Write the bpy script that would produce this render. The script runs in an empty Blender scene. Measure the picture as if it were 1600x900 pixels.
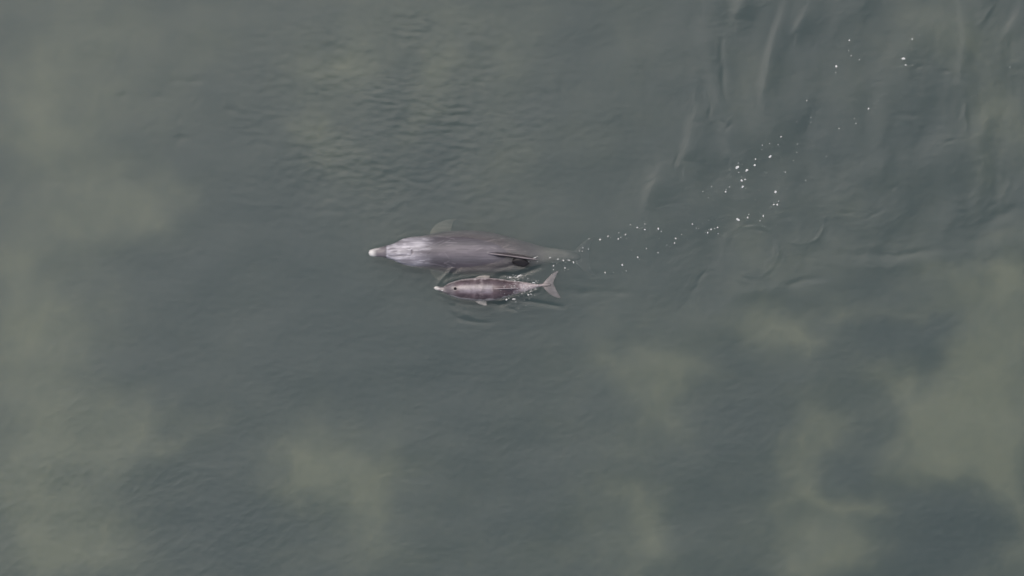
import bpy, bmesh, math, random
import numpy as np
from mathutils import Vector

random.seed(7)
RNG = np.random.default_rng(11)
S = 0.0075                      # metres on the water per photograph pixel


def X(px): return (np.asarray(px, float) - 800.0) * S
def Y(py): return (450.0 - np.asarray(py, float)) * S


# ------------------------------------------------------------------ camera, sky, sun, exposure
sc = bpy.context.scene
cam_data = bpy.data.cameras.new("camera")
cam = bpy.data.objects.new("camera", cam_data)
sc.collection.objects.link(cam)
CAM_H = 75.0
cam.location = (0.0, 0.0, CAM_H)
cam.rotation_euler = (0.0, 0.0, 0.0)
cam_data.sensor_width = 36.0
cam_data.lens = 36.0 * CAM_H / (1600 * S)
cam_data.clip_start = 0.1
cam_data.clip_end = 2000.0
sc.camera = cam

SUN_EL, SUN_AZ = 69.6, 122.0    # azimuth measured from +X, counter-clockwise
world = bpy.data.worlds.new("World")
sc.world = world
world.use_nodes = True
wn = world.node_tree
for n in list(wn.nodes):
    wn.nodes.remove(n)
sky = wn.nodes.new("ShaderNodeTexSky")
sky.sky_type = 'NISHITA'
sky.sun_disc = False
sky.sun_elevation = math.radians(SUN_EL)
sky.sun_rotation = math.radians(90.0 - SUN_AZ)
sky.air_density = 1.0
sky.dust_density = 6.0
sky.ozone_density = 0.6
bg = wn.nodes.new("ShaderNodeBackground")
bg.inputs["Strength"].default_value = 0.10
wo = wn.nodes.new("ShaderNodeOutputWorld")
wn.links.new(sky.outputs[0], bg.inputs[0])
wn.links.new(bg.outputs[0], wo.inputs[0])

sun_data = bpy.data.lights.new("sun", 'SUN')
sun_data.energy = 1.15
sun_data.angle = math.radians(44.0)
sun_data.color = (1.0, 0.985, 0.96)
sun = bpy.data.objects.new("sun", sun_data)
sc.collection.objects.link(sun)
sd = Vector((math.cos(math.radians(SUN_EL)) * math.cos(math.radians(SUN_AZ)),
             math.cos(math.radians(SUN_EL)) * math.sin(math.radians(SUN_AZ)),
             math.sin(math.radians(SUN_EL))))
sun.rotation_euler = (-sd).to_track_quat('-Z', 'Y').to_euler()
sun.location = sd * 40

sc.view_settings.view_transform = 'Standard'
sc.view_settings.look = 'None'
sc.view_settings.gamma = 1.0
sc.view_settings.use_curve_mapping = False
sc.view_settings.exposure = 0.0
sc.render.engine = 'CYCLES'
sc.cycles.max_bounces = 6
sc.cycles.volume_bounces = 2
sc.cycles.transparent_max_bounces = 16
sc.cycles.use_denoising = True


# ------------------------------------------------------------------ helpers
def hash2(ix, iy, seed):
    h = (ix.astype(np.int64) * 374761393 + iy.astype(np.int64) * 668265263 + seed * 974634777) & 0x7FFFFFFF
    h = ((h ^ (h >> 13)) * 1274126177) & 0x7FFFFFFF
    h = (h ^ (h >> 16)) & 0x7FFFFFFF
    return h / float(0x7FFFFFFF)


def vnoise(x, y, seed=0):
    """smooth gradient noise, roughly -0.7 .. 0.7"""
    x0 = np.floor(x); y0 = np.floor(y)
    fx = x - x0; fy = y - y0
    u = fx * fx * fx * (fx * (fx * 6 - 15) + 10)
    v = fy * fy * fy * (fy * (fy * 6 - 15) + 10)

    def g(ax, ay, dx, dy):
        a = hash2(ax, ay, seed) * (2 * math.pi)
        return np.cos(a) * dx + np.sin(a) * dy
    a = g(x0, y0, fx, fy); b = g(x0 + 1, y0, fx - 1, fy)
    c = g(x0, y0 + 1, fx, fy - 1); d = g(x0 + 1, y0 + 1, fx - 1, fy - 1)
    return (a * (1 - u) + b * u) * (1 - v) + (c * (1 - u) + d * u) * v


def fbm(x, y, seed=0, octaves=4, gain=0.5):
    t = np.zeros_like(x); a = 1.0
    for k in range(octaves):
        t += a * vnoise(x * 2 ** k + 17.3 * k, y * 2 ** k - 9.1 * k, seed + 31 * k)
        a *= gain
    return t


def smooth(a, b, x):
    t = np.clip((x - a) / (b - a), 0, 1)
    return t * t * (3 - 2 * t)


def lerp(a, b, t): return a + (b - a) * t


def tag(o, label=None, cat=None, group=None, kind=None):
    if label: o["label"] = label
    if cat: o["category"] = cat
    if group: o["group"] = group
    if kind: o["kind"] = kind
    return o


def link(name, mesh, mat=None, parent=None):
    o = bpy.data.objects.new(name, mesh)
    sc.collection.objects.link(o)
    if mat is not None:
        mesh.materials.append(mat)
    if parent is not None:
        o.parent = parent
    return o


def mesh_from(name, verts, faces, smooth_shade=True):
    """verts Nx3 array, faces Mx4 (or Mx3) array"""
    me = bpy.data.meshes.new(name)
    verts = np.asarray(verts, np.float32); faces = np.asarray(faces, np.int32)
    n = faces.shape[1]
    me.vertices.add(len(verts)); me.vertices.foreach_set("co", verts.ravel())
    me.loops.add(faces.size); me.loops.foreach_set("vertex_index", faces.ravel())
    me.polygons.add(len(faces))
    me.polygons.foreach_set("loop_start", np.arange(0, faces.size, n, dtype=np.int32))
    me.update(calc_edges=True)
    if smooth_shade:
        me.polygons.foreach_set("use_smooth", np.ones(len(faces), bool))
    me.validate()
    return me


def grid_faces(nx, ny, off=0):
    i = np.arange(nx - 1)[None, :]; j = np.arange(ny - 1)[:, None]
    a = (j * nx + i + off)
    return np.stack([a, a + 1, a + nx + 1, a + nx], -1).reshape(-1, 4)


def new_mat(name):
    m = bpy.data.materials.new(name); m.use_nodes = True
    nt = m.node_tree
    for n in list(nt.nodes): nt.nodes.remove(n)
    out = nt.nodes.new("ShaderNodeOutputMaterial")
    return m, nt, out


# ------------------------------------------------------------------ materials
def mat_water():
    m, nt, out = new_mat("water")
    N = nt.nodes.new; L = nt.links.new
    geo = N("ShaderNodeNewGeometry")
    mp = N("ShaderNodeMapping"); mp.inputs["Scale"].default_value = (9.0, 15.0, 1.0)
    L(geo.outputs["Position"], mp.inputs["Vector"])
    nz = N("ShaderNodeTexNoise"); nz.inputs["Scale"].default_value = 1.0; nz.inputs["Detail"].default_value = 3.0
    L(mp.outputs[0], nz.inputs["Vector"])
    bp = N("ShaderNodeBump"); bp.inputs["Strength"].default_value = 0.10; bp.inputs["Distance"].default_value = 0.02
    L(nz.outputs["Fac"], bp.inputs["Height"])
    fr = N("ShaderNodeFresnel"); fr.inputs["IOR"].default_value = 1.34
    L(bp.outputs[0], fr.inputs["Normal"])
    tr = N("ShaderNodeBsdfTransparent")
    gl = N("ShaderNodeBsdfGlossy"); gl.inputs["Roughness"].default_value = 0.22
    L(bp.outputs[0], gl.inputs["Normal"])
    mx = N("ShaderNodeMixShader")
    L(fr.outputs[0], mx.inputs[0]); L(tr.outputs[0], mx.inputs[1]); L(gl.outputs[0], mx.inputs[2])
    L(mx.outputs[0], out.inputs["Surface"])
    vs = N("ShaderNodeVolumeScatter")
    vs.inputs["Color"].default_value = (0.328, 0.452, 0.478, 1)
    vs.inputs["Density"].default_value = WATER_D
    vs.inputs["Anisotropy"].default_value = 0.0
    va = N("ShaderNodeVolumeAbsorption")
    va.inputs["Color"].default_value = (0.328, 0.452, 0.478, 1)
    va.inputs["Density"].default_value = WATER_D
    ad = N("ShaderNodeAddShader")
    L(vs.outputs[0], ad.inputs[0]); L(va.outputs[0], ad.inputs[1])
    L(ad.outputs[0], out.inputs["Volume"])
    return m


WATER_D = 2.1


def mat_attr(name, rough=0.9, spec=0.2, coat=0.0, coat_rough=0.2, bump=0.0, bump_scale=60.0, stretch=1.0):
    m, nt, out = new_mat(name)
    N = nt.nodes.new; L = nt.links.new
    at = N("ShaderNodeAttribute"); at.attribute_name = "tint"
    tc = N("ShaderNodeTexCoord")
    nz = N("ShaderNodeTexNoise"); nz.inputs["Scale"].default_value = bump_scale; nz.inputs["Detail"].default_value = 4.0
    mp = N("ShaderNodeMapping"); mp.inputs["Scale"].default_value = (stretch, 1.0, 1.0)
    L(tc.outputs["Object"], mp.inputs["Vector"]); L(mp.outputs[0], nz.inputs["Vector"])
    mr = N("ShaderNodeMapRange")
    mr.inputs["To Min"].default_value = 0.90; mr.inputs["To Max"].default_value = 1.10
    L(nz.outputs["Fac"], mr.inputs["Value"])
    ml = N("ShaderNodeVectorMath"); ml.operation = 'SCALE'
    L(at.outputs["Color"], ml.inputs[0]); L(mr.outputs[0], ml.inputs["Scale"])
    p = N("ShaderNodeBsdfPrincipled")
    L(ml.outputs[0], p.inputs["Base Color"])
    p.inputs["Roughness"].default_value = rough
    p.inputs["Specular IOR Level"].default_value = spec
    p.inputs["Coat Weight"].default_value = coat
    p.inputs["Coat Roughness"].default_value = coat_rough
    if bump > 0:
        bp = N("ShaderNodeBump"); bp.inputs["Strength"].default_value = bump; bp.inputs["Distance"].default_value = 0.01
        L(nz.outputs["Fac"], bp.inputs["Height"])
        L(bp.outputs[0], p.inputs["Normal"])
    L(p.outputs[0], out.inputs["Surface"])
    return m


def mat_plain(name, col, rough=0.6, spec=0.3, noise=0.15, scale=80.0):
    m, nt, out = new_mat(name)
    N = nt.nodes.new; L = nt.links.new
    tc = N("ShaderNodeTexCoord")
    nz = N("ShaderNodeTexNoise"); nz.inputs["Scale"].default_value = scale
    L(tc.outputs["Object"], nz.inputs["Vector"])
    rp = N("ShaderNodeMapRange"); rp.inputs["To Min"].default_value = 1 - noise; rp.inputs["To Max"].default_value = 1 + noise
    L(nz.outputs["Fac"], rp.inputs["Value"])
    ml = N("ShaderNodeVectorMath"); ml.operation = 'SCALE'; ml.inputs[0].default_value = col
    L(rp.outputs[0], ml.inputs["Scale"])
    p = N("ShaderNodeBsdfPrincipled")
    L(ml.outputs[0], p.inputs["Base Color"])
    p.inputs["Roughness"].default_value = rough
    p.inputs["Specular IOR Level"].default_value = spec
    L(p.outputs[0], out.inputs["Surface"])
    return m


def set_tint(me, col):
    a = me.color_attributes.new("tint", 'FLOAT_COLOR', 'POINT')
    rgba = np.ones((len(me.vertices), 4), np.float32); rgba[:, :3] = np.clip(col, 0, 1)
    a.data.foreach_set("color", rgba.ravel())


# ------------------------------------------------------------------ the animals' measurements (photo pixels -> metres)
# x, y centre, half width (pixels), z of the back, z of the belly (metres)
ADULT = np.array([
    (575.5, 395.2, 0.8, 0.004, -0.010), (577.5, 395.1, 4.4, 0.022, -0.030), (582, 394.9, 5.8, 0.028, -0.046), (590, 394.4, 6.9, 0.034, -0.055),
    (600, 393.5, 8.6, 0.042, -0.070), (605, 393.3, 10.2, 0.052, -0.085), (612, 393.6, 12.0, 0.070, -0.110), (620, 393.6, 15.8, 0.083, -0.150),
    (630, 393.3, 20.6, 0.092, -0.200), (638, 393.4, 22.6, 0.094, -0.230), (650, 393.6, 24.4, 0.090, -0.270), (670, 393.6, 27.0, 0.080, -0.320),
    (700, 394.0, 32.5, 0.066, -0.400), (730, 394.2, 35.0, 0.054, -0.440), (760, 395.0, 33.5, 0.034, -0.440), (790, 396.6, 28.5, 0.006, -0.420),
    (820, 397.8, 21.0, -0.050, -0.390), (850, 398.6, 13.5, -0.130, -0.370), (875, 399.0, 10.5, -0.200, -0.400), (895, 399.8, 8.0, -0.280, -0.460), (908, 400.2, 4.0, -0.420, -0.510)])
CALF = np.array([
    (677.6, 450.0, 0.5, 0.012, 0.000), (679.5, 450.0, 2.4, 0.024, -0.016), (683.5, 450.5, 3.2, 0.028, -0.024), (688.5, 451.8, 3.4, 0.030, -0.030),
    (693.5, 452.4, 4.8, 0.034, -0.045), (698.5, 452.0, 8.0, 0.054, -0.070), (705, 451.8, 10.8, 0.074, -0.095), (712, 452.0, 13.0, 0.084, -0.115),
    (720, 452.0, 15.3, 0.090, -0.135), (735, 452.0, 17.2, 0.096, -0.155), (753, 451.8, 18.4, 0.096, -0.165), (771, 452.0, 17.6, 0.090, -0.165),
    (785, 451.2, 15.2, 0.078, -0.155), (797, 450.2, 12.2, 0.062, -0.140), (812, 448.9, 9.4, 0.040, -0.120), (825, 448.0, 6.6, 0.022, -0.098),
    (834, 447.0, 3.9, 0.012, -0.076), (843, 446.0, 2.3, 0.004, -0.062), (852, 445.2, 2.6, -0.006, -0.054), (860, 444.6, 2.0, -0.016, -0.046)])


def station(T, px):
    """interpolated row (cubic through the stations) at photo x"""
    t = T[:, 0]
    px = np.asarray(px, float)
    out = []
    for c in range(1, T.shape[1]):
        v = T[:, c]
        m = np.gradient(v, t)
        k = np.clip(np.searchsorted(t, px) - 1, 0, len(t) - 2)
        h = t[k + 1] - t[k]
        # limit tangents so that no overshoot appears
        s = (v[k + 1] - v[k]) / h
        m0 = np.where(s * m[k] <= 0, 0, np.sign(s) * np.minimum(np.abs(m[k]), 3 * np.abs(s)))
        m1 = np.where(s * m[k + 1] <= 0, 0, np.sign(s) * np.minimum(np.abs(m[k + 1]), 3 * np.abs(s)))
        u = np.clip((px - t[k]) / h, 0, 1)
        out.append((2 * u**3 - 3 * u**2 + 1) * v[k] + (u**3 - 2 * u**2 + u) * h * m0 + (-2 * u**3 + 3 * u**2) * v[k + 1] + (u**3 - u**2) * h * m1)
    return out


# ------------------------------------------------------------------ seabed (silt and sand patches)
def axis(lo, hi, step, far, grow=1.35):
    inner = list(np.arange(lo, hi + step * 0.5, step))
    right, left, d = [], [], step
    x = inner[-1]
    while x < far:
        d *= grow; x += d; right.append(min(x, far))
    x, d = inner[0], step
    while x > -far:
        d *= grow; x -= d; left.append(max(x, -far))
    return np.array(left[::-1] + inner + right)


PATCH = [  # px, py, rx, ry, strength of pale sand (+) or dark silt (-)
    (100, 60, 130, 90, .75), (70, 190, 80, 60, .6), (215, 300, 70, 55, .7), (150, 345, 90, 50, .55), (30, 430, 70, 110, .55), (70, 560, 80, 60, .6),
    (40, 760, 80, 130, .95), (150, 690, 60, 60, .5), (225, 675, 45, 50, .8), (300, 655, 40, 20, .4), (140, 860, 110, 50, .8), (290, 100, 50, 60, .4),
    (545, 735, 90, 45, .85), (500, 700, 22, 50, .6), (440, 770, 70, 35, .45), (580, 810, 60, 60, .7), (525, 880, 80, 30, .5), (620, 700, 40, 40, .3),
    (510, 225, 45, 45, .8), (530, 105, 55, 40, .7), (545, 20, 120, 40, .3), (690, 20, 90, 45, .45), (680, 130, 32, 50, .75), (650, 190, 30, 30, .4), (770, 235, 45, 60, .45), (800, 90, 50, 50, .35),
    (975, 570, 40, 45, .8), (1045, 605, 42, 50, .8), (1120, 590, 40, 20, .3), (1205, 520, 60, 26, .95), (1255, 545, 40, 18, .8), (1320, 490, 45, 18, .7), (1130, 490, 60, 22, .4), (1415, 478, 60, 18, .55),
    (1560, 560, 75, 120, .85), (1450, 650, 75, 45, .7), (1500, 720, 110, 60, 1.0), (1400, 590, 40, 25, .6), (1260, 715, 28, 55, .8), (1300, 660, 35, 30, .5), (1340, 795, 45, 24, .9), (1250, 790, 50, 25, .4),
    (1000, 845, 45, 50, .95), (940, 800, 70, 30, .5), (960, 690, 40, 30, .3), (1330, 870, 100, 34, .9), (1590, 850, 40, 80, .8), (870, 870, 80, 30, .35),
    (1455, 35, 45, 40, .55), (1500, 90, 50, 40, .4), (1575, 190, 45, 70, .9), (1570, 370, 60, 22, .7), (1550, 430, 90, 34, .85), (1180, 395, 40, 45, .35), (1180, 110, 40, 60, .3), (1310, 290, 50, 40, .3), (1330, 140, 50, 40, .3),
    (1475, 825, 80, 62, -.75), (1325, 730, 45, 26, -.6), (1440, 535, 55, 45, -.6), (1370, 660, 40, 40, -.5), (1380, 880, 40, 30, -.3), (1520, 385, 60, 20, -.4),
    (1350, 680, 300, 200, .28), (620, 150, 230, 120, .15), (80, 480, 130, 380, .32), (900, 860, 300, 70, .22), (1560, 620, 90, 220, .2), (980, 640, 130, 90, .2),
    (380, 400, 120, 160, -.35), (720, 560, 150, 80, -.3), (1180, 640, 70, 60, -.3), (330, 820, 60, 60, -.3)]


def silt(px, py):
    wx = px + 55 * fbm(px / 130, py / 130, 3, 4) + 10 * fbm(px / 34, py / 34, 4, 3)
    wy = py + 55 * fbm(px / 130, py / 130, 5, 4) + 10 * fbm(px / 34, py / 34, 6, 3)
    v = np.zeros_like(px)
    for (cx, cy, rx, ry, a) in PATCH:
        v += a * np.exp(-(((wx - cx) / rx) ** 2 + ((wy - cy) / ry) ** 2) * 0.75)
    v += 0.42 * fbm(px / 150, py / 150, 8, 5, .58) + 0.16 * fbm(px / 40, py / 40, 9, 3)
    out = np.maximum(np.abs(px - 800) / 820, np.abs(py - 450) / 470)
    far = 0.5 + 0.9 * fbm(px / 220, py / 220, 12, 4)
    return np.clip(lerp(v, far, smooth(1.0, 1.25, out)), -0.5, 1.3)


def build_seabed():
    xs = axis(-7.2, 7.2, 0.045, 290.0); ys = axis(-4.4, 4.4, 0.045, 290.0)
    gx, gy = np.meshgrid(xs, ys)
    px = gx / S * (1 - 0.0) + 800; py = 450 - gy / S
    # where a patch lies below the surface it is seen a little nearer the picture's centre
    k = (CAM_H) / (CAM_H + 0.7)
    v = silt((px - 800) * k + 800, (py - 450) * k + 450)
    z = -0.76 + 0.19 * np.clip(v, -0.4, 1.2) + 0.015 * fbm(gx * 3, gy * 3, 21, 3)
    me = mesh_from("seabed", np.stack([gx, gy, z], -1).reshape(-1, 3), grid_faces(len(xs), len(ys)))
    t = smooth(-0.60, 1.40, v).reshape(-1, 1)
    mud = np.array([0.035, 0.050, 0.052]); sand = np.array([0.72, 0.68, 0.42])
    set_tint(me, mud + (sand - mud) * t)
    o = link("seabed", me, mat_attr("seabed_sand", rough=0.95, spec=0.1, bump_scale=12.0))
    tag(o, kind="structure")


build_seabed()


# ------------------------------------------------------------------ water
def seg_dist(px, py, pts, want_side=False):
    """distance in pixels to a polyline, signed offset side and 0..1 position along it"""
    best = np.full(px.shape, 1e9); along = np.zeros(px.shape); side = np.zeros(px.shape)
    n = len(pts) - 1
    for i in range(n):
        (ax, ay), (bx, by) = pts[i], pts[i + 1]
        dx, dy = bx - ax, by - ay
        u = np.clip(((px - ax) * dx + (py - ay) * dy) / (dx * dx + dy * dy), 0, 1)
        d = np.hypot(px - ax - u * dx, py - ay - u * dy)
        m = d < best
        best[m] = d[m]; along[m] = ((i + u) / n)[m]; side[m] = (px - ax - u * dx)[m]
    return (best, along, side) if want_side else (best, along)


RIDGES = [  # polyline in photo pixels, half width px, height m (negative: furrow)
    ([(1158, -10), (1150, 30)], 6, .012), ([(1100, 40), (1113, 110), (1122, 160), (1138, 190), (1142, 240)], 9, .014), ([(1127, 60), (1128, 110), (1133, 150)], 5, -.008),
    ([(1225, 10), (1200, 100), (1193, 150)], 6, .013), ([(1262, 15), (1243, 50)], 5, .009), ([(1186, 140), (1181, 168)], 3, -.005), ([(1083, 190), (1076, 225), (1068, 252)], 7, .014), ([(1064, 235), (1054, 258)], 3, -.006),
    ([(1112, 160), (1107, 185)], 3, -.006), ([(1145, 188), (1133, 206)], 3, -.005), ([(1028, 275), (1015, 300), (1010, 330)], 8, .010), ([(1022, 280), (1010, 289)], 3, -.006),
    ([(1101, 425), (1091, 438)], 2.5, -.006), ([(1090, 448), (1083, 453)], 2.5, -.004), ([(1160, 352), (1178, 350)], 2.5, -.006), ([(1178, 356), (1200, 364)], 2.5, -.004),
    ([(1225, 447), (1255, 438), (1285, 434)], 5, -.008), ([(1150, 458), (1200, 456), (1240, 444)], 10, .008), ([(1360, 338), (1374, 331)], 2.5, -.006), ([(1392, 296), (1400, 292)], 2.5, -.005), ([(1318, 334), (1336, 332)], 2.5, -.004),
    ([(1428, 106), (1440, 103)], 3, -.006), ([(1470, 110), (1484, 112), (1496, 123)], 3, -.006), ([(1412, 178), (1435, 180)], 5, -.006), ([(1478, 222), (1492, 218)], 2.5, -.005),
    ([(1500, 0), (1508, 60), (1500, 130)], 5, .006), ([(1507, 160), (1512, 200)], 4, .007), ([(1530, 40), (1550, 10)], 4, .006), ([(1570, 60), (1590, 20)], 5, .008),
    ([(1280, 412), (1360, 418), (1440, 410), (1520, 396), (1600, 372)], 11, .006), ([(1420, 398), (1440, 392)], 3, -.005), ([(1300, 395), (1400, 400), (1480, 388)], 7, -.005), ([(1540, 345), (1600, 325)], 8, -.008),
    # wash around the two animals
    ([(742, 396), (728, 404), (715, 412), (702, 424), (690, 436), (682, 446)], 2.4, .007), ([(748, 400), (730, 410), (716, 419), (705, 430)], 2.4, -.006),
    ([(772, 421), (788, 417), (802, 415), (818, 417), (830, 421)], 2.4, -.008), ([(842, 419), (826, 424), (810, 430), (796, 434)], 3.2, -.012), ([(778, 432), (790, 430), (800, 433)], 3.5, -.010),
    ([(812, 470), (835, 472), (855, 476), (880, 480)], 3.0, -.009), ([(768, 474), (782, 478), (796, 477)], 4.5, -.012), ([(790, 482), (805, 484)], 2.5, -.006),
    ([(705, 486), (715, 498), (735, 503), (770, 505)], 3, -.004), ([(738, 496), (725, 490), (718, 480)], 3.5, .004), ([(700, 474), (712, 480)], 2.5, -.003),
    ([(880, 455), (905, 458), (935, 455)], 6, -.003), ([(940, 455), (985, 459)], 4, -.004),
]
RINGS = [  # cx, cy, r, half width px, height m, start and end angle (degrees, y down)
    (1177, 392, 40, 2.6, .006, -100, 130), (1180, 390, 32, 3.0, .004, -60, 80), (1252, 345, 37, 2.6, .006, -30, 120), (1178, 395, 48, 4, .004, 60, 250),
    (1480, 250, 34, 3, .005, 120, 330), (1490, 262, 52, 3.5, .006, -40, 100), (1490, 262, 62, 3.5, .005, -30, 90), (1490, 262, 76, 3.5, .005, -20, 80), (1490, 262, 90, 4.0, .005, 0, 110),
    (1540, 190, 40, 4, .005, 90, 220), (1545, 190, 60, 4, .004, 90, 210), (1440, 100, 60, 5, .003, 0, 90), (1330, 300, 90, 8, .004, 20, 160)]


def water_height(gx, gy):
    px = gx / S + 800; py = 450 - gy / S
    edge = smooth(9.5, 7.5, np.hypot(gx, gy * 1.35))
    h = 0.006 * fbm(gx * 0.9, gy * 1.2, 41, 2)
    # fine ambient ripple everywhere
    h += 0.00028 * fbm(gx * 9 + 0.5 * gy, gy * 15, 42, 2)
    # cat's-paw of short ripples above the adult
    wob = 40 * fbm(px / 120, py / 120, 51, 3)
    pc = np.exp(-(((px - 600 + wob) / 215) ** 4 + ((py - 185 + 0.6 * wob) / 165) ** 4)) + 0.35 * np.exp(-(((px - 800) / 170) ** 2 + ((py - 150) / 130) ** 2))
    wy_ = gy + 0.05 * fbm(gx * 2.2, gy * 2.2, 52, 2) + 0.10 * gx
    r1 = vnoise(gx * 7.0, wy_ * 14, 53) + 0.5 * vnoise(gx * 11 + 3, wy_ * 22, 54)
    h += pc * 0.0023 * r1 * (0.55 + 0.9 * smooth(-0.3, 0.4, fbm(px / 70, py / 70, 55, 2)))
    # slanted, sparse ripples lower left and a fainter field lower right
    ca, sa = math.cos(math.radians(35)), math.sin(math.radians(35))
    u = gx * ca + gy * sa; w = -gx * sa + gy * ca
    r2 = vnoise(u * 6.0, w * 15, 61) + 0.4 * vnoise(u * 11, w * 24, 62)
    ll = smooth(470, 830, py) * smooth(760, 420, px) + 0.55 * smooth(480, 700, py) * smooth(600, 900, px) + 0.5 * smooth(330, 160, px) * smooth(150, 500, py)
    spars = smooth(0.0, 0.45, fbm(px / 60, py / 60, 63, 2))
    h += ll * (0.0005 * r2 + 0.0014 * spars * np.clip(r2 - 0.12, 0, None))
    # small dimples upper left
    ul = np.exp(-(((px - 230) / 170) ** 2 + ((py - 180) / 140) ** 2))
    h -= ul * 0.010 * np.clip(vnoise(gx * 5.0, gy * 6.0, 65) - 0.30, 0, None)
    # stirred-up wake on the right
    wk = smooth(930, 1120, px) * smooth(500, 380, py + 0.05 * (px - 1300)) * edge
    sx = gx + 0.18 * fbm(gx * 1.6, gy * 1.6, 71, 2); sy = gy + 0.18 * fbm(gx * 1.6, gy * 1.6, 72, 2)
    h += wk * (0.009 * fbm(sx * 1.5, sy * 0.9, 73, 2) + 0.0008 * vnoise(sx * 6, sy * 3.5, 74) + 0.0003 * vnoise(sx * 15, sy * 11, 76))
    ru = smooth(1380, 1520, px) * smooth(330, 150, py)
    h += ru * 0.0008 * vnoise(gx * 13 + 0.3 * gy, gy * 6, 75) * edge
    for pts, wd, a in RIDGES:
        x0 = min(p[0] for p in pts) - wd * 10; x1 = max(p[0] for p in pts) + wd * 10
        y0 = min(p[1] for p in pts) - wd * 10; y1 = max(p[1] for p in pts) + wd * 10
        jj = np.where((py[:, 0] > y0) & (py[:, 0] < y1))[0]; ii = np.where((px[0] > x0) & (px[0] < x1))[0]
        if len(ii) < 2 or len(jj) < 2: continue
        sl = (slice(jj[0], jj[-1] + 1), slice(ii[0], ii[-1] + 1))
        ws = 60.0 if wd >= 5 else wd * 4
        qx = px[sl] + 0.5 * wd * fbm(px[sl] / ws, py[sl] / ws, 81, 2); qy = py[sl] + 0.5 * wd * fbm(px[sl] / ws, py[sl] / ws, 82, 2)
        d, t, sd_ = seg_dist(qx, qy, pts, True)
        if wd >= 5 and a > 0 and abs(pts[-1][1] - pts[0][1]) > abs(pts[-1][0] - pts[0][0]):            # soft swell: one clear face, the other drawn out
            d = np.where(sd_ > 0, d / 3.4, d / 1.15)
        soft_ridge = wd >= 5 and a > 0
        env = (0.25 + 0.75 * np.sin(np.pi * np.clip(t, 0.02, 0.98)) ** 0.7) * (0.75 + 0.5 * vnoise(qx / (60 if soft_ridge else 14), qy / (60 if soft_ridge else 14), 83))
        near = 680 < pts[0][0] < 890 and 390 < pts[0][1] < 510
        a = a * ((0.95 if abs(pts[-1][1] - pts[0][1]) > abs(pts[-1][0] - pts[0][0]) else 0.4) if wd >= 5 and a > 0 else 0.95 if near else 0.5)
        h[sl] += a * env * np.exp(-(d / wd) ** 2)
    for cx, cy, r, wd, a, a0, a1 in RINGS:
        dx, dy = px - cx, py - cy
        rr = np.hypot(dx, dy) + (3.0 if cx < 1400 else 9.0) * fbm(px / 34, py / 34, 91, 2)
        ang = np.degrees(np.arctan2(dy, dx)); mid = 0.5 * (a0 + a1); half = 0.5 * (a1 - a0)
        da = np.abs((ang - mid + 180) % 360 - 180)
        h += (0.27 if cx < 1400 else 0.15) * a * smooth(half + 18, half - 18, da) * np.exp(-((rr - r) / wd) ** 2) * np.clip(0.6 + 1.6 * vnoise(px / 24, py / 24, 92), 0, 1.4)
    # water drawn down and ringed close to the calf and the adult's head
    for T, A, lam, x0, x1 in ((CALF, 0.0028, 9.0, 690, 838), (ADULT, 0.0010, 12.0, 578, 700)):
        cx = np.clip(px, x0, x1)
        yc, hw, zt, zb = station(T, cx)
        d = np.hypot(px - cx, np.maximum(np.abs(py - yc) - hw * 0.9, 0))
        n = 0.6 + 0.9 * vnoise(px / 16, py / 16, 95)
        h -= A * n * np.cos(2 * np.pi * d / lam) * np.exp(-d / (lam * 0.9)) * (d > 0)
    return h


def build_water():
    xs = axis(-6.35, 6.35, 0.0125, 300.0, 1.22); ys = axis(-3.7, 3.7, 0.0125, 300.0, 1.22)
    gx, gy = np.meshgrid(xs, ys)
    h = water_height(gx, gy)
    h = np.where(np.maximum(np.abs(gx), np.abs(gy)) > 20, 0.0, h)
    nx, ny = len(xs), len(ys)
    top = np.stack([gx, gy, h], -1).reshape(-1, 3)
    F = grid_faces(nx, ny)
    # closed box below the surface: sides and bottom follow the rim
    rim = np.concatenate([np.arange(nx), np.arange(1, ny) * nx + nx - 1, (ny - 1) * nx + np.arange(nx - 2, -1, -1), np.arange(ny - 2, 0, -1) * nx])
    low = top[rim].copy(); low[:, 2] = -5.0
    n0 = len(top); k = len(rim); i = np.arange(k); j = (i + 1) % k
    sides = np.stack([rim[j], rim[i], n0 + i, n0 + j], -1)
    verts = np.concatenate([top, low, [[0, 0, -5.0]]])
    c = n0 + k
    me = bpy.data.meshes.new("water")
    quads = np.concatenate([F, sides]); tris = np.stack([n0 + j, n0 + i, np.full(k, c)], -1)
    loops = np.concatenate([quads.ravel(), tris.ravel()]).astype(np.int32)
    me.vertices.add(len(verts)); me.vertices.foreach_set("co", verts.astype(np.float32).ravel())
    me.loops.add(len(loops)); me.loops.foreach_set("vertex_index", loops)
    me.polygons.add(len(quads) + len(tris))
    ls = np.concatenate([np.arange(len(quads)) * 4, quads.size + np.arange(len(tris)) * 3]).astype(np.int32)
    me.polygons.foreach_set("loop_start", ls)
    me.update(calc_edges=True)
    sm = np.zeros(len(me.polygons), bool); sm[:len(F)] = True
    me.polygons.foreach_set("use_smooth", sm)
    o = link("water", me, mat_water())
    tag(o, kind="structure")
    return xs, ys, h


WATER_GRID = build_water()


def surf(px, py):
    xs, ys, h = WATER_GRID
    return float(h[min(np.searchsorted(ys, float(Y(py))), len(ys) - 1), min(np.searchsorted(xs, float(X(px))), len(xs) - 1)])


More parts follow.
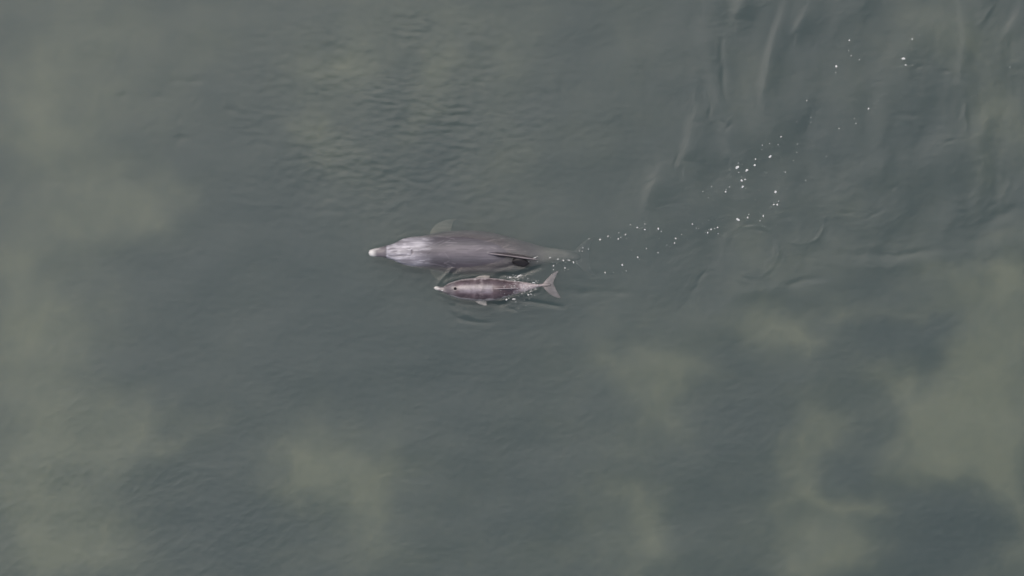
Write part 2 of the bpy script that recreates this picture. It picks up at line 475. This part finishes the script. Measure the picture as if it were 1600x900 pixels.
# ------------------------------------------------------------------ dolphins
def loft_body(T, n=110, m=40, keel=None):
    t = np.linspace(0, 1, n)
    px = T[0, 0] + (T[-1, 0] - T[0, 0]) * t
    yc, hw, zt, zb = station(T, px)
    verts, faces = [], []
    zc = zt - (zt - zb) * 0.46
    a = np.linspace(0, 2 * np.pi, m, endpoint=False)
    for i in range(n):
        ca, sa = np.cos(a), np.sin(a)
        e = 0.94
        yy = np.sign(ca) * np.abs(ca) ** e * hw[i]
        up = np.sign(sa) * np.abs(sa) ** e
        zz = zc[i] + np.where(up > 0, up * (zt[i] - zc[i]), up * (zc[i] - zb[i]))
        verts.append(np.stack([np.full(m, X(px[i])), Y(yc[i]) + yy * S, zz], -1))
    V = np.concatenate(verts)
    for i in range(n - 1):
        for j in range(m):
            faces.append((i * m + j, i * m + (j + 1) % m, (i + 1) * m + (j + 1) % m, (i + 1) * m + j))
    caps = [list(range(m))[::-1], [(n - 1) * m + j for j in range(m)]]
    return V, faces, caps


def fin_sections(secs, m=20):
    """secs: list of (leading point, trailing point, half thickness, normal); a closed blade of rounded sections"""
    V, F = [], []
    a = np.linspace(0, 2 * np.pi, m, endpoint=False)
    for (le, te, th, nrm) in secs:
        le, te, nrm = np.array(le), np.array(te), np.array(nrm, float)
        nrm = nrm / np.linalg.norm(nrm)
        c = 0.5 - 0.5 * np.cos(a)                 # 0 leading .. 1 trailing
        prof = np.sin(a) * (1.25 - 0.75 * c)
        V.append(le[None] + (te - le)[None] * c[:, None] + nrm[None] * (prof * th)[:, None])
    n = len(secs)
    for i in range(n - 1):
        for j in range(m):
            F.append((i * m + j, i * m + (j + 1) % m, (i + 1) * m + (j + 1) % m, (i + 1) * m + j))
    caps = [list(range(m))[::-1], [(n - 1) * m + j for j in range(m)]]
    return np.concatenate(V), F, caps


def P(px, py, z): return (float(X(px)), float(Y(py)), z)


def curve(pts, n):
    """Catmull-Rom through pts"""
    p = np.array(pts, float); k = len(p)
    ext = np.vstack([2 * p[0] - p[1], p, 2 * p[-1] - p[-2]])
    out = []
    for t in np.linspace(0, k - 1, n):
        i = min(int(t), k - 2); u = t - i
        a, b, c, d = ext[i], ext[i + 1], ext[i + 2], ext[i + 3]
        out.append(0.5 * ((2 * b) + (-a + c) * u + (2 * a - 5 * b + 4 * c - d) * u * u + (-a + 3 * b - 3 * c + d) * u ** 3))
    return np.array(out)


def blade(le_pts, te_pts, th0, th1, nrm, n=14):
    """fin between a leading and a trailing curve (photo px, py, z)"""
    le = curve([P(*p) for p in le_pts], n); te = curve([P(*p) for p in te_pts], n)
    return fin_sections([(le[i], te[i], th0 + (th1 - th0) * (i / (n - 1)), nrm) for i in range(n)])


def animal_mesh(name, pieces, voxel, origin, relax=6):
    bm = bmesh.new()
    for V, F, caps in pieces:
        vs = [bm.verts.new(Vector(v) - origin) for v in V]
        for f in F: bm.faces.new([vs[k] for k in f])
        for c in caps: bm.faces.new([vs[k] for k in c])
    bmesh.ops.recalc_face_normals(bm, faces=bm.faces)
    me = bpy.data.meshes.new(name + "_rough"); bm.to_mesh(me); bm.free()
    tmp = bpy.data.objects.new(name + "_rough", me); sc.collection.objects.link(tmp)
    md = tmp.modifiers.new("r", 'REMESH'); md.mode = 'VOXEL'; md.voxel_size = voxel; md.use_smooth_shade = True
    s = tmp.modifiers.new("s", 'SMOOTH'); s.factor = 0.5; s.iterations = relax
    dg = bpy.context.evaluated_depsgraph_get(); dg.update()
    out = bpy.data.meshes.new_from_object(tmp.evaluated_get(dg))
    out.name = name
    bpy.data.objects.remove(tmp); bpy.data.meshes.remove(me)
    out.polygons.foreach_set("use_smooth", np.ones(len(out.polygons), bool))
    return out


def coords(me, origin):
    co = np.empty(len(me.vertices) * 3, np.float32); me.vertices.foreach_get("co", co)
    co = co.reshape(-1, 3) + np.array(origin)
    return co, co[:, 0] / S + 800, 450 - co[:, 1] / S, co[:, 2]


def line_mask(px, py, pts, w):
    d, t = seg_dist(px, py, pts)
    return np.exp(-(d / w) ** 2)


def blob(px, py, cx, cy, rx, ry): return np.exp(-(((px - cx) / rx) ** 2 + ((py - cy) / ry) ** 2))


def mixc(col, rgb, m): return col + (np.array(rgb) - col) * np.clip(m, 0, 1)[:, None]


SKIN = mat_attr("dolphin_skin", rough=0.5, spec=0.45, coat=0.22, coat_rough=0.2, bump=0.22, bump_scale=22.0, stretch=.22)
SKIN_CALF = mat_attr("calf_skin", rough=0.40, spec=0.5, coat=0.6, coat_rough=0.08, bump=0.4, bump_scale=30.0, stretch=.6)
HOLE = mat_plain("blowhole_dark", (0.012, 0.010, 0.012), rough=0.6, spec=0.2)
EYE = mat_plain("eye_dark", (0.01, 0.009, 0.009), rough=0.12, spec=0.6)


def build_adult():
    org = Vector(P(740, 395, -0.20))
    body = loft_body(ADULT, 150, 44)
    ups = blade([(668, 372, -.17), (672, 361, -.27), (680, 350, -.34), (696, 343, -.41), (711, 341, -.46)],
                [(706, 374, -.19), (705, 364, -.29), (706, 355, -.35), (708, 347, -.42), (713, 342, -.46)], .026, .006, (0, .35, 1))
    low = blade([(668, 412, -.20), (670, 420, -.25), (675, 430, -.31), (684, 438, -.36), (697, 441, -.39)],
                [(706, 412, -.22), (704, 422, -.27), (702, 431, -.32), (700, 437, -.36), (699, 441.5, -.39)], .026, .006, (0, -.6, 1))
    fin = blade([(752, 395.2, .010), (772, 397, .062), (794, 399.6, .120), (812, 402.2, .165), (828, 404.4, .190), (838, 405.8, .196)],
                [(826, 400.5, -.08), (826, 401.2, -.01), (829, 402.4, .055), (832, 403.6, .110), (836, 405.0, .160), (841, 406.2, .190)], .026, .0055, (0.03, 1, .25), n=18)
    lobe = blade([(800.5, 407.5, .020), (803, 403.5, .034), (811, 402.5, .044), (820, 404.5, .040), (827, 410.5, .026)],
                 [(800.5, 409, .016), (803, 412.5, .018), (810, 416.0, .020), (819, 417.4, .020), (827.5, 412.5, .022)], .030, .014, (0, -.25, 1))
    fl = []
    for s in (-1, 1):
        fl.append(blade([(890, 400, -.40), (899, 400 + s * 10, -.435), (910, 400 + s * 21, -.465), (923, 400 + s * 29, -.49), (933, 400 + s * 32, -.50)],
                        [(922, 400, -.50), (922, 400 + s * 9, -.50), (924, 400 + s * 19, -.505), (929, 400 + s * 27, -.508), (935, 400 + s * 32.5, -.505)], .022, .006, (.5, 0, 1)))
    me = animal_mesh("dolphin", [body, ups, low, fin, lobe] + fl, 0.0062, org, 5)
    co, px, py, z = coords(me, org)
    nz = fbm(px / 28, py / 12, 101, 3); streak = fbm(px / 34, py / 2.2, 104, 3)
    # shallow folds on the melon are real relief
    yc, hw, zt, zb = station(ADULT, np.clip(px, 576, 907))
    topside = smooth(-.02, .04, z)
    grooves = [([(607, 389.6), (614, 388.0), (626, 387.6), (641, 388.2)], .85), ([(607, 399.4), (616, 400.2), (628, 399.2), (641, 399.6)], .85),
               ([(602, 394.2), (610, 394.1), (620, 393.2)], .85), ([(643.5, 391), (644.6, 394), (643.5, 397)], 1.5)]
    g = np.zeros(len(px))
    for pts, w in grooves:
        g = np.maximum(g, line_mask(px, py, pts, w))
    g *= .55 + .6 * vnoise(px / 9, py / 5, 103) + .25
    dz = -0.006 * g * topside + 0.005 * (blob(px, py, 655, 384, 9, 7) + blob(px, py, 655, 402, 9, 6)) * topside
    co[:, 2] += dz
    me.vertices.foreach_set("co", (co - np.array(org)).astype(np.float32).ravel())
    me.update()
    base = np.array([0.118, 0.112, 0.128])
    col = np.tile(base, (len(px), 1))
    rel = (z - (zt + zb) / 2) / np.maximum((zt - zb) / 2, .01)       # 1 on the back, -1 on the belly
    off = (py - yc) / np.maximum(hw, 1)
    col = mixc(col, (0.27, 0.26, 0.255), smooth(0.50, -0.10, rel + .12 * nz) * smooth(650, 700, px) * .85)            # pale belly and lower flank
    col = mixc(col, (0.165, 0.148, 0.172), smooth(.42, .1, np.abs(off + .05)) * smooth(650, 700, px) * smooth(800, 740, px) * .8)  # sheen along the wet back, painted into the skin colour
    col = mixc(col, (0.078, 0.068, 0.080), np.exp(-((np.abs(off + .02) - .62) / .16) ** 2) * smooth(655, 690, px) * smooth(850, 780, px) * smooth(-.1, .3, rel) * (.75 + .5 * nz))
    head = smooth(602, 606, px) * smooth(682, 640, px + 16 * nz)  # pale head skin; wet sheen and glints painted in as colour below
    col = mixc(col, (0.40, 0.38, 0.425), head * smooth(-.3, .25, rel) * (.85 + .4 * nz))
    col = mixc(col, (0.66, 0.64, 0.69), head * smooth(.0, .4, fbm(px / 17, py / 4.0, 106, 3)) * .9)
    col = mixc(col, (0.22, 0.205, 0.225), head * (blob(px, py, 628, 379, 16, 4.5) + blob(px, py, 634, 409, 18, 4)) * .75)
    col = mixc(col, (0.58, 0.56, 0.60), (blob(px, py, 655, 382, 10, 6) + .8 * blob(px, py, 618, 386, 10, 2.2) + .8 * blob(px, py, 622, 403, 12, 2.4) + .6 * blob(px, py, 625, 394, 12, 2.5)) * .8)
    col = mixc(col, (0.11, 0.098, 0.115), blob(px, py, 668, 393.5, 18, 3.2) * .8)
    col = mixc(col, (0.19, 0.17, 0.185), smooth(585, 592, px) * smooth(605, 599, px) * (.6 + .5 * np.abs(np.sin(py * 1.1))))
    col = mixc(col, (0.74, 0.72, 0.70), smooth(590, 580, px + 3 * np.abs(off) ** 2 * np.sign(-off) * .6))
    col = mixc(col, (0.55, 0.53, 0.52), smooth(598, 588, px) * smooth(-.35, -.75, off) * .9)
    col = mixc(col, (0.14, 0.125, 0.14), g * topside * .78)
    # flippers pale, fin dark with a light leading edge, tail painted to imitate its fade into murky water
    flip = smooth(.5, 2.5, np.abs(py - yc) - hw) * (px > 660) * (px < 720)
    col = mixc(col, (0.34, 0.33, 0.28), flip)
    finm = smooth(.012, .030, z - zt) * (px > 745) * (px < 850)
    col = mixc(col, (0.055, 0.045, 0.050), finm)
    col = mixc(col, (0.30, 0.265, 0.275), line_mask(px, py, [(752, 395.2), (772, 397), (794, 399.6), (812, 402.2), (838, 405.8)], 1.0) * smooth(.005, .02, z - zt))
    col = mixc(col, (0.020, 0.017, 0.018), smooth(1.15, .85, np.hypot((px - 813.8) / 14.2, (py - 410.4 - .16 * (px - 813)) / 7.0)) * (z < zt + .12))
    col = mixc(col, (0.050, 0.040, 0.046), line_mask(px, py, [(778, 400.6), (800, 403), (838, 407.4)], 1.3) * .9)
    col = mixc(col, (0.065, 0.052, 0.058), line_mask(px, py, [(788, 396.4), (812, 399.0), (834, 402.6)], 1.9) * .85)
    col = mixc(col, (0.25, 0.245, 0.23), smooth(828, 862, px))
    col = mixc(col, (0.15, 0.155, 0.148), smooth(890, 925, px))
    rk = random.Random(3)
    for _ in range(46):                                   # old tooth rakes and scratches
        x0, y0, ln, an = rk.uniform(650, 800), rk.uniform(366, 424), rk.uniform(5, 20), rk.gauss(0, .35)
        m = line_mask(px, py, [(x0, y0), (x0 + ln * math.cos(an), y0 + ln * math.sin(an))], .55)
        col = mixc(col, (0.27, 0.25, 0.27) if rk.random() < .6 else (0.07, 0.06, 0.07), m * rk.uniform(.25, .6))
    col *= (1 + .20 * nz + .26 * streak)[:, None]
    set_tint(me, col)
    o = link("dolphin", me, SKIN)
    o.location = org
    tag(o, "large grey dolphin with white snout tip, swimming just above the calf in the picture", "dolphin")
    return o, org


def build_calf():
    org = Vector(P(760, 451, -0.04))
    body = loft_body(CALF, 120, 40)
    low = blade([(736, 463, -.045), (741, 470, -.05), (747, 474.5, -.06), (754, 477, -.07), (760, 477.5, -.075)],
                [(759, 463, -.055), (760, 470, -.06), (760.5, 474, -.068), (761, 476.5, -.073), (761.5, 478, -.076)], .016, .004, (0, -.4, 1))
    ups = blade([(737, 441, -.02), (741, 435, -.02), (747, 431.6, -.03), (754, 430.2, -.045), (762, 430.6, -.06)],
                [(763, 441, -.03), (764, 436, -.03), (765, 433.5, -.04), (766, 432, -.05), (767, 431.4, -.06)], .016, .004, (0, .4, 1))
    fin = blade([(766, 451.6, .070), (778, 451.3, .105), (790, 450.9, .138), (800, 450.4, .160), (809, 450.0, .168)],
                [(803, 450.4, .020), (803, 450.4, .065), (805, 450.3, .105), (808, 450.2, .140), (812, 450.0, .164)], .011, .0035, (0, 1, .05), n=16)
    top = blade([(846, 445.4, -.022), (853, 437.0, -.045), (860, 429.5, -.068), (867, 424.5, -.085), (872.5, 422.5, -.095)],
                [(864.5, 443, -.060), (866.5, 438, -.066), (869.0, 432, -.075), (871.5, 427, -.086), (873.5, 422.7, -.095)], .010, .004, (.1, .05, 1), n=16)
    bot = blade([(846, 445.0, -.022), (852, 453.0, -.045), (859, 460.0, -.068), (868, 464.8, -.085), (875.5, 466.0, -.097)],
                [(864.5, 442, -.060), (867.5, 448, -.066), (871.0, 455, -.075), (874.5, 461, -.086), (877.0, 465.6, -.097)], .010, .004, (.1, -.05, 1), n=16)
    me = animal_mesh("dolphin_calf", [body, low, ups, fin, top, bot], 0.0042, org, 4)
    co, px, py, z = coords(me, org)
    yc, hw, zt, zb = station(CALF, np.clip(px, 678, 859))
    off = (py - yc) / np.maximum(hw, 1); rel = (z - (zt + zb) / 2) / np.maximum((zt - zb) / 2, .006)
    nz = fbm(px / 11, py / 6, 111, 4, .65)
    # blowhole: a real pit
    bh = blob(px, py, 711.2, 451.3, 1.5, 1.5) * (z > 0)
    co[:, 2] -= 0.014 * bh
    me.vertices.foreach_set("co", (co - np.array(org)).astype(np.float32).ravel()); me.update()
    col = np.tile(np.array([0.125, 0.090, 0.100]), (len(px), 1))
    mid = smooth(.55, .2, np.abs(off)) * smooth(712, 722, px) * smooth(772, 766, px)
    col = mixc(col, (0.225, 0.195, 0.225), mid * (.9 + .3 * nz))  # sky sheen on the calf's midline, put into its colour
    col = mixc(col, (0.17, 0.15, 0.16), smooth(716, 706, px) * .9)
    for fx, w, a in ((741, 1.8, .22), (751.5, 2.6, .62), (769, 1.5, .32), (730, 2.4, .15)):
        col = mixc(col, (0.36, 0.31, 0.325), np.exp(-((px - fx - 1.5 * off ** 2 - 1.4 * nz) / w) ** 2) * a * np.clip(.55 + 2.4 * vnoise(px / 6, py / 5, 113), 0, 1.4) * (rel > -.2))  # fetal fold bands, with the mid-back highlight painted in
    for fx, fy, rx, ry in ((728, 440.5, 9, 3), (726, 461.5, 9, 3.2), (747, 441.5, 3, 4.5), (747, 461, 3, 4), (760, 440, 6, 4), (760, 464, 6, 3.5), (783, 442, 9, 4), (785, 458, 9, 4)):
        col = mixc(col, (0.055, 0.037, 0.044), blob(px + 5 * nz, py + 3 * nz, fx, fy, rx, ry) * .8)
    col = mixc(col, (0.46, 0.42, 0.42), np.maximum(smooth(.46, .05, rel + .25 * nz), smooth(.80, .93, np.abs(off) + .10 * nz)) * .9)                              # pale flanks and belly, plus the waterline film's rim painted in
    col = mixc(col, (0.44, 0.385, 0.395), smooth(798, 826, px + 14 * nz))                          # pale tail stock and flukes, the lit water film painted in
    col = mixc(col, (0.235, 0.215, 0.225), smooth(848, 858, px))
    col = mixc(col, (0.62, 0.60, 0.57), smooth(690, 681, px))
    col = mixc(col, (0.30, 0.27, 0.27), smooth(684, 689, px) * smooth(700, 692, px) * .8)
    flip = smooth(.3, 1.6, np.abs(py - yc) - hw) * (px > 730) * (px < 770)
    col = mixc(col, (0.48, 0.455, 0.44), flip)
    finm = smooth(.006, .016, z - zt) * (px > 764) * (px < 816)
    col = mixc(col, (0.16, 0.12, 0.125), finm)
    col = mixc(col, (0.42, 0.37, 0.38), line_mask(px, py, [(766, 451.6), (790, 450.9), (812, 450)], .8) * (z > zt + .003))
    col = mixc(col, (0.010, 0.008, 0.009), smooth(2.4, 1.7, np.hypot(px - 711.2, py - 451.3)) * (z > 0))
    col *= (1 + .34 * nz)[:, None]
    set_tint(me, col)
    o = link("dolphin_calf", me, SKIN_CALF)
    o.location = org
    tag(o, "small pinkish brown dolphin calf with an open blowhole, its tail flukes spread", "dolphin")
    return o, org


def disc_mesh(name, rx, ry, depth, n=20):
    """a shallow rimmed cup seen from above"""
    bm = bmesh.new()
    rings = [(1.25, -0.002), (1.0, .0012), (.75, -depth * .5), (.4, -depth)]
    allv = []
    for r, z in rings:
        allv.append([bm.verts.new((rx * r * math.cos(2 * math.pi * k / n), ry * r * math.sin(2 * math.pi * k / n), z)) for k in range(n)])
    for a, b in zip(allv, allv[1:]):
        for k in range(n):
            bm.faces.new((a[k], a[(k + 1) % n], b[(k + 1) % n], b[k]))
    bm.faces.new(allv[-1])
    for f in bm.faces: f.smooth = True
    me = bpy.data.meshes.new(name); bm.to_mesh(me); bm.free()
    return me


def ball_mesh(name, r, sub=2):
    bm = bmesh.new(); bmesh.ops.create_icosphere(bm, subdivisions=sub, radius=r)
    for f in bm.faces: f.smooth = True
    me = bpy.data.meshes.new(name); bm.to_mesh(me); bm.free()
    return me


adult, org_a = build_adult()
calf, org_c = build_calf()


def add_face(root, org, T, hole_px, hole_py, hole_r, eye_px, eye_r, hole_depth, sink):
    yc, hw, zt, zb = [float(v) for v in station(T, hole_px)]
    b = link("blowhole", disc_mesh("blowhole", hole_r[0], hole_r[1], hole_depth), HOLE, root)
    b.location = Vector(P(hole_px, hole_py, zt - sink)) - org
    yc, hw, zt, zb = [float(v) for v in station(T, eye_px)]
    em = ball_mesh("eye", eye_r)
    for s in (-1, 1):
        e = link("eye", em if s < 0 else em, None, root)
        if not em.materials: em.materials.append(EYE)
        e.location = Vector(P(eye_px, yc + s * hw * .96, zt - (zt - zb) * .50)) - org


add_face(adult, org_a, ADULT, 643.5, 393.6, (.004, .014), 634, .011, .004, .004)
add_face(calf, org_c, CALF, 711.2, 451.3, (.010, .0105), 704, .007, .006, .006)


# ------------------------------------------------------------------ foam
FOAM = mat_plain("foam_white", (0.66, 0.68, 0.67), rough=0.6, spec=0.4, noise=0.10, scale=120.0)


def foam_mesh(seed, flat=0.45):
    """a small raft of merged bubbles, about 1 across"""
    r = random.Random(seed)
    bm = bmesh.new()
    n = r.randint(3, 6)
    for k in range(n):
        rad = r.uniform(.20, .36) if k else .38
        a = r.uniform(0, 2 * math.pi); d = 0 if k == 0 else r.uniform(.15, .36)
        ret = bmesh.ops.create_icosphere(bm, subdivisions=2, radius=rad)
        for v in ret["verts"]:
            v.co.x += d * math.cos(a); v.co.y += d * math.sin(a); v.co.z = v.co.z * flat + .03
    for f in bm.faces: f.smooth = True
    me = bpy.data.meshes.new("foam_fleck"); bm.to_mesh(me); bm.free()
    me.materials.append(FOAM)
    return me


FOAM_MESH = [foam_mesh(s) for s in range(9)]


def A4(ox, oy, sc_, pts): return [(ox + x / sc_, oy + y / sc_, k) for x, y, k in pts]


cluster = A4(900, 180, 4, [(1007, 325, 'L'), (1118, 313, 'L'), (1068, 343, 'L'), (1035, 408, 'L'), (1056, 402, 'M'), (1042, 446, 'L'), (1213, 260, 'L'), (1122, 275, 'M'), (1282, 134, 'M')])
right_trail = A4(900, 180, 4, [(1248, 478, 'L'), (1237, 558, 'M'), (1257, 559, 'M'), (1170, 629, 'M'), (1072, 639, 'M'), (1012, 654, 'L'), (935, 478, 'M')])
mid_trail = A4(900, 180, 4, [(884, 702, 'M'), (845, 714, 'M'), (823, 733, 'M'), (727, 680, 'M'), (623, 771, 'M'), (616, 799, 'M'), (513, 710, 'M'), (382, 703, 'M'), (430, 716, 'M'),
                             (309, 746, 'M'), (264, 773, 'M'), (199, 757, 'M'), (151, 778, 'M'), (385, 888, 'M')]) + A4(840, 330, 6.667, [(703, 640, 'M'), (880, 560, 'M')])
far_top = A4(1200, 40, 4, [(508, 91, 'M'), (427, 256, 'L'), (901, 84, 'M'), (848, 206, 'L'), (860, 246, 'M'), (629, 519, 'M'), (242, 469, 'M')])
tail_line = A4(840, 330, 6.667, [(128, 485, 'ME'), (210, 500, 'ME'), (268, 512, 'M'), (325, 510, 'ME'), (375, 535, 'M'), (165, 567, 'M'), (285, 590, 'M')]) + A4(770, 380, 9.18, [(600, 210, 'ME')])
calf_foam = A4(770, 380, 9.18, [(372, 472, 'LE'), (315, 540, 'M'), (195, 808, 'M'), (300, 800, 'ME'), (250, 490, 'M'), (590, 568, 'ME'), (510, 742, 'M')]) + A4(670, 425, 13.33, [(290, 380, 'ME')])
small = A4(900, 180, 4, [(1014, 300, 'S'), (1018, 358, 'S'), (938, 464, 'S'), (960, 449, 'S'), (848, 447, 'S'), (793, 477, 'S'), (826, 516, 'S'), (1267, 538, 'S'), (1080, 620, 'S'), (868, 710, 'S'), (888, 740, 'S'),
                         (752, 706, 'S'), (660, 745, 'S'), (532, 727, 'S'), (413, 705, 'S'), (430, 680, 'S'), (338, 684, 'S'), (280, 763, 'S'), (268, 735, 'S'), (80, 772, 'S'), (440, 832, 'S'), (513, 860, 'S'), (567, 812, 'S'),
                         (1164, 188, 'S'), (1162, 215, 'S'), (1210, 178, 'S'), (1263, 185, 'S'), (1380, 232, 'S'), (1383, 180, 'S'), (1361, 284, 'S'), (1308, 356, 'S'), (1565, 258, 'S'), (1436, 408, 'S'), (1380, 42, 'S'),
                         (1468, 44, 'S'), (1468, 14, 'S'), (1150, 660, 'S'), (45, 830, 'S'), (78, 838, 'S'), (40, 850, 'S')]) \
    + A4(1200, 40, 4, [(505, 157, 'S'), (520, 188, 'S'), (572, 213, 'S'), (423, 293, 'S'), (903, 248, 'S'), (1297, 437, 'S'), (1272, 444, 'S'), (1512, 260, 'S'), (755, 411, 'S'), (692, 468, 'S'), (540, 580, 'S'), (549, 611, 'S'), (444, 644, 'S')]) \
    + A4(840, 330, 6.667, [(165, 608, 'S'), (470, 382, 'S'), (530, 392, 'S'), (435, 415, 'S'), (922, 622, 'S'), (1045, 485, 'S'), (1132, 390, 'S'), (1255, 430, 'S')]) \
    + A4(770, 380, 9.18, [(290, 455, 'S'), (235, 487, 'S'), (305, 612, 'S'), (515, 740, 'S'), (435, 220, 'S'), (515, 262, 'S'), (635, 190, 'S'), (640, 265, 'S'), (430, 500, 'S'), (470, 470, 'S'), (230, 790, 'S')])
SIZE = {'L': .033, 'M': .020, 'S': .013}


ORD = 'first second third fourth fifth sixth seventh eighth ninth tenth eleventh twelfth thirteenth fourteenth fifteenth sixteenth seventeenth eighteenth'.split()


def place_foam(pts, label, group):
    for i, (px, py, k) in enumerate(sorted(pts)):
        o = bpy.data.objects.new("foam_fleck", random.choice(FOAM_MESH)); sc.collection.objects.link(o)
        s = SIZE[k[0]] * random.uniform(.9, 1.12)
        e = 1.7 if k.endswith('E') else random.uniform(1.0, 1.2)
        o.scale = (s * e, s / (e ** .5), s * .8)
        o.rotation_euler = (0, 0, random.uniform(-.4, .5) if k.endswith('E') else random.uniform(0, 6.28))
        z = surf(px, py)
        for T in (CALF, ADULT):
            if T[0, 0] < px < T[-1, 0]:
                yc, hw, zt, zb = [float(v) for v in station(T, px)]
                q = abs(py - yc) / max(hw, .5)
                if q < 1:
                    zc = zt - (zt - zb) * .46
                    z = max(z, zc + (zt - zc) * math.sqrt(1 - q * q))
        o.location = P(px, py, z - .002)
        tag(o, ("leftmost" if i == 0 else "rightmost" if i == len(pts) - 1 else ORD[i] + " from left, a") + " " + label, "foam", group)


place_foam(cluster, "white foam bubble in the brightest cluster right of the dolphins", "bright foam cluster")
place_foam(right_trail, "white foam bubble in the sparse drift above the ripple ring", "foam above the ripple ring")
place_foam(mid_trail, "white foam bubble in the curved trail behind the dolphins", "foam trail behind the large dolphin")
place_foam(far_top, "white foam bubble in the stirred water at top right", "scattered foam at top right")
place_foam(tail_line, "white foam fleck over the large dolphin's sunken tail", "foam row over the sunken tail")
place_foam(calf_foam, "white splash fleck beside the calf's body", "splash flecks around the calf")

# the finest specks, too small to pick apart: one object
fine = [(x, y, .0125 * random.uniform(.8, 1.1)) for x, y, _ in small]
for src, n, sx in ((cluster, 20, 16), (mid_trail, 44, 13), (right_trail, 16, 12), (far_top, 16, 14), (tail_line, 30, 9)):
    for _ in range(n):
        x, y, _k = random.choice(src)
        fine.append((x + random.gauss(0, sx), y + random.gauss(0, sx * .8), random.uniform(.004, .008)))
for _ in range(90):
    x = random.uniform(780, 842); y = 450 + random.gauss(0, 14)
    fine.append((x, y, random.uniform(.005, .011)))
for _ in range(46):
    x = random.gauss(818, 11); y = 448 + random.gauss(0, 6)
    fine.append((x, y, random.uniform(.006, .014)))
for _ in range(24):
    x = random.gauss(803, 9); y = 434 + random.gauss(0, 3)
    fine.append((x, y, random.uniform(.005, .012)))


def fine_foam():
    bm = bmesh.new()
    for x, y, s in fine:
        z = surf(x, y)
        if CALF[0, 0] < x < CALF[-1, 0]:
            yc, hw, zt, zb = [float(v) for v in station(CALF, x)]
            q = abs(y - yc) / max(hw, .5)
            if q < 1:
                zc = zt - (zt - zb) * .46
                z = max(z, zc + (zt - zc) * math.sqrt(1 - q * q))
        ret = bmesh.ops.create_icosphere(bm, subdivisions=1, radius=s * .5)
        p = P(x, y, z)
        for v in ret["verts"]:
            v.co = Vector((v.co.x * random.uniform(.8, 1.2) + p[0], v.co.y * random.uniform(.8, 1.2) + p[1], v.co.z * .5 + p[2]))
    for f in bm.faces: f.smooth = True
    me = bpy.data.meshes.new("foam_specks"); bm.to_mesh(me); bm.free()
    o = link("foam_specks", me, FOAM)
    tag(o, "tiny white foam specks strewn over the wake and the calf's tail", "foam", kind="stuff")


fine_foam()
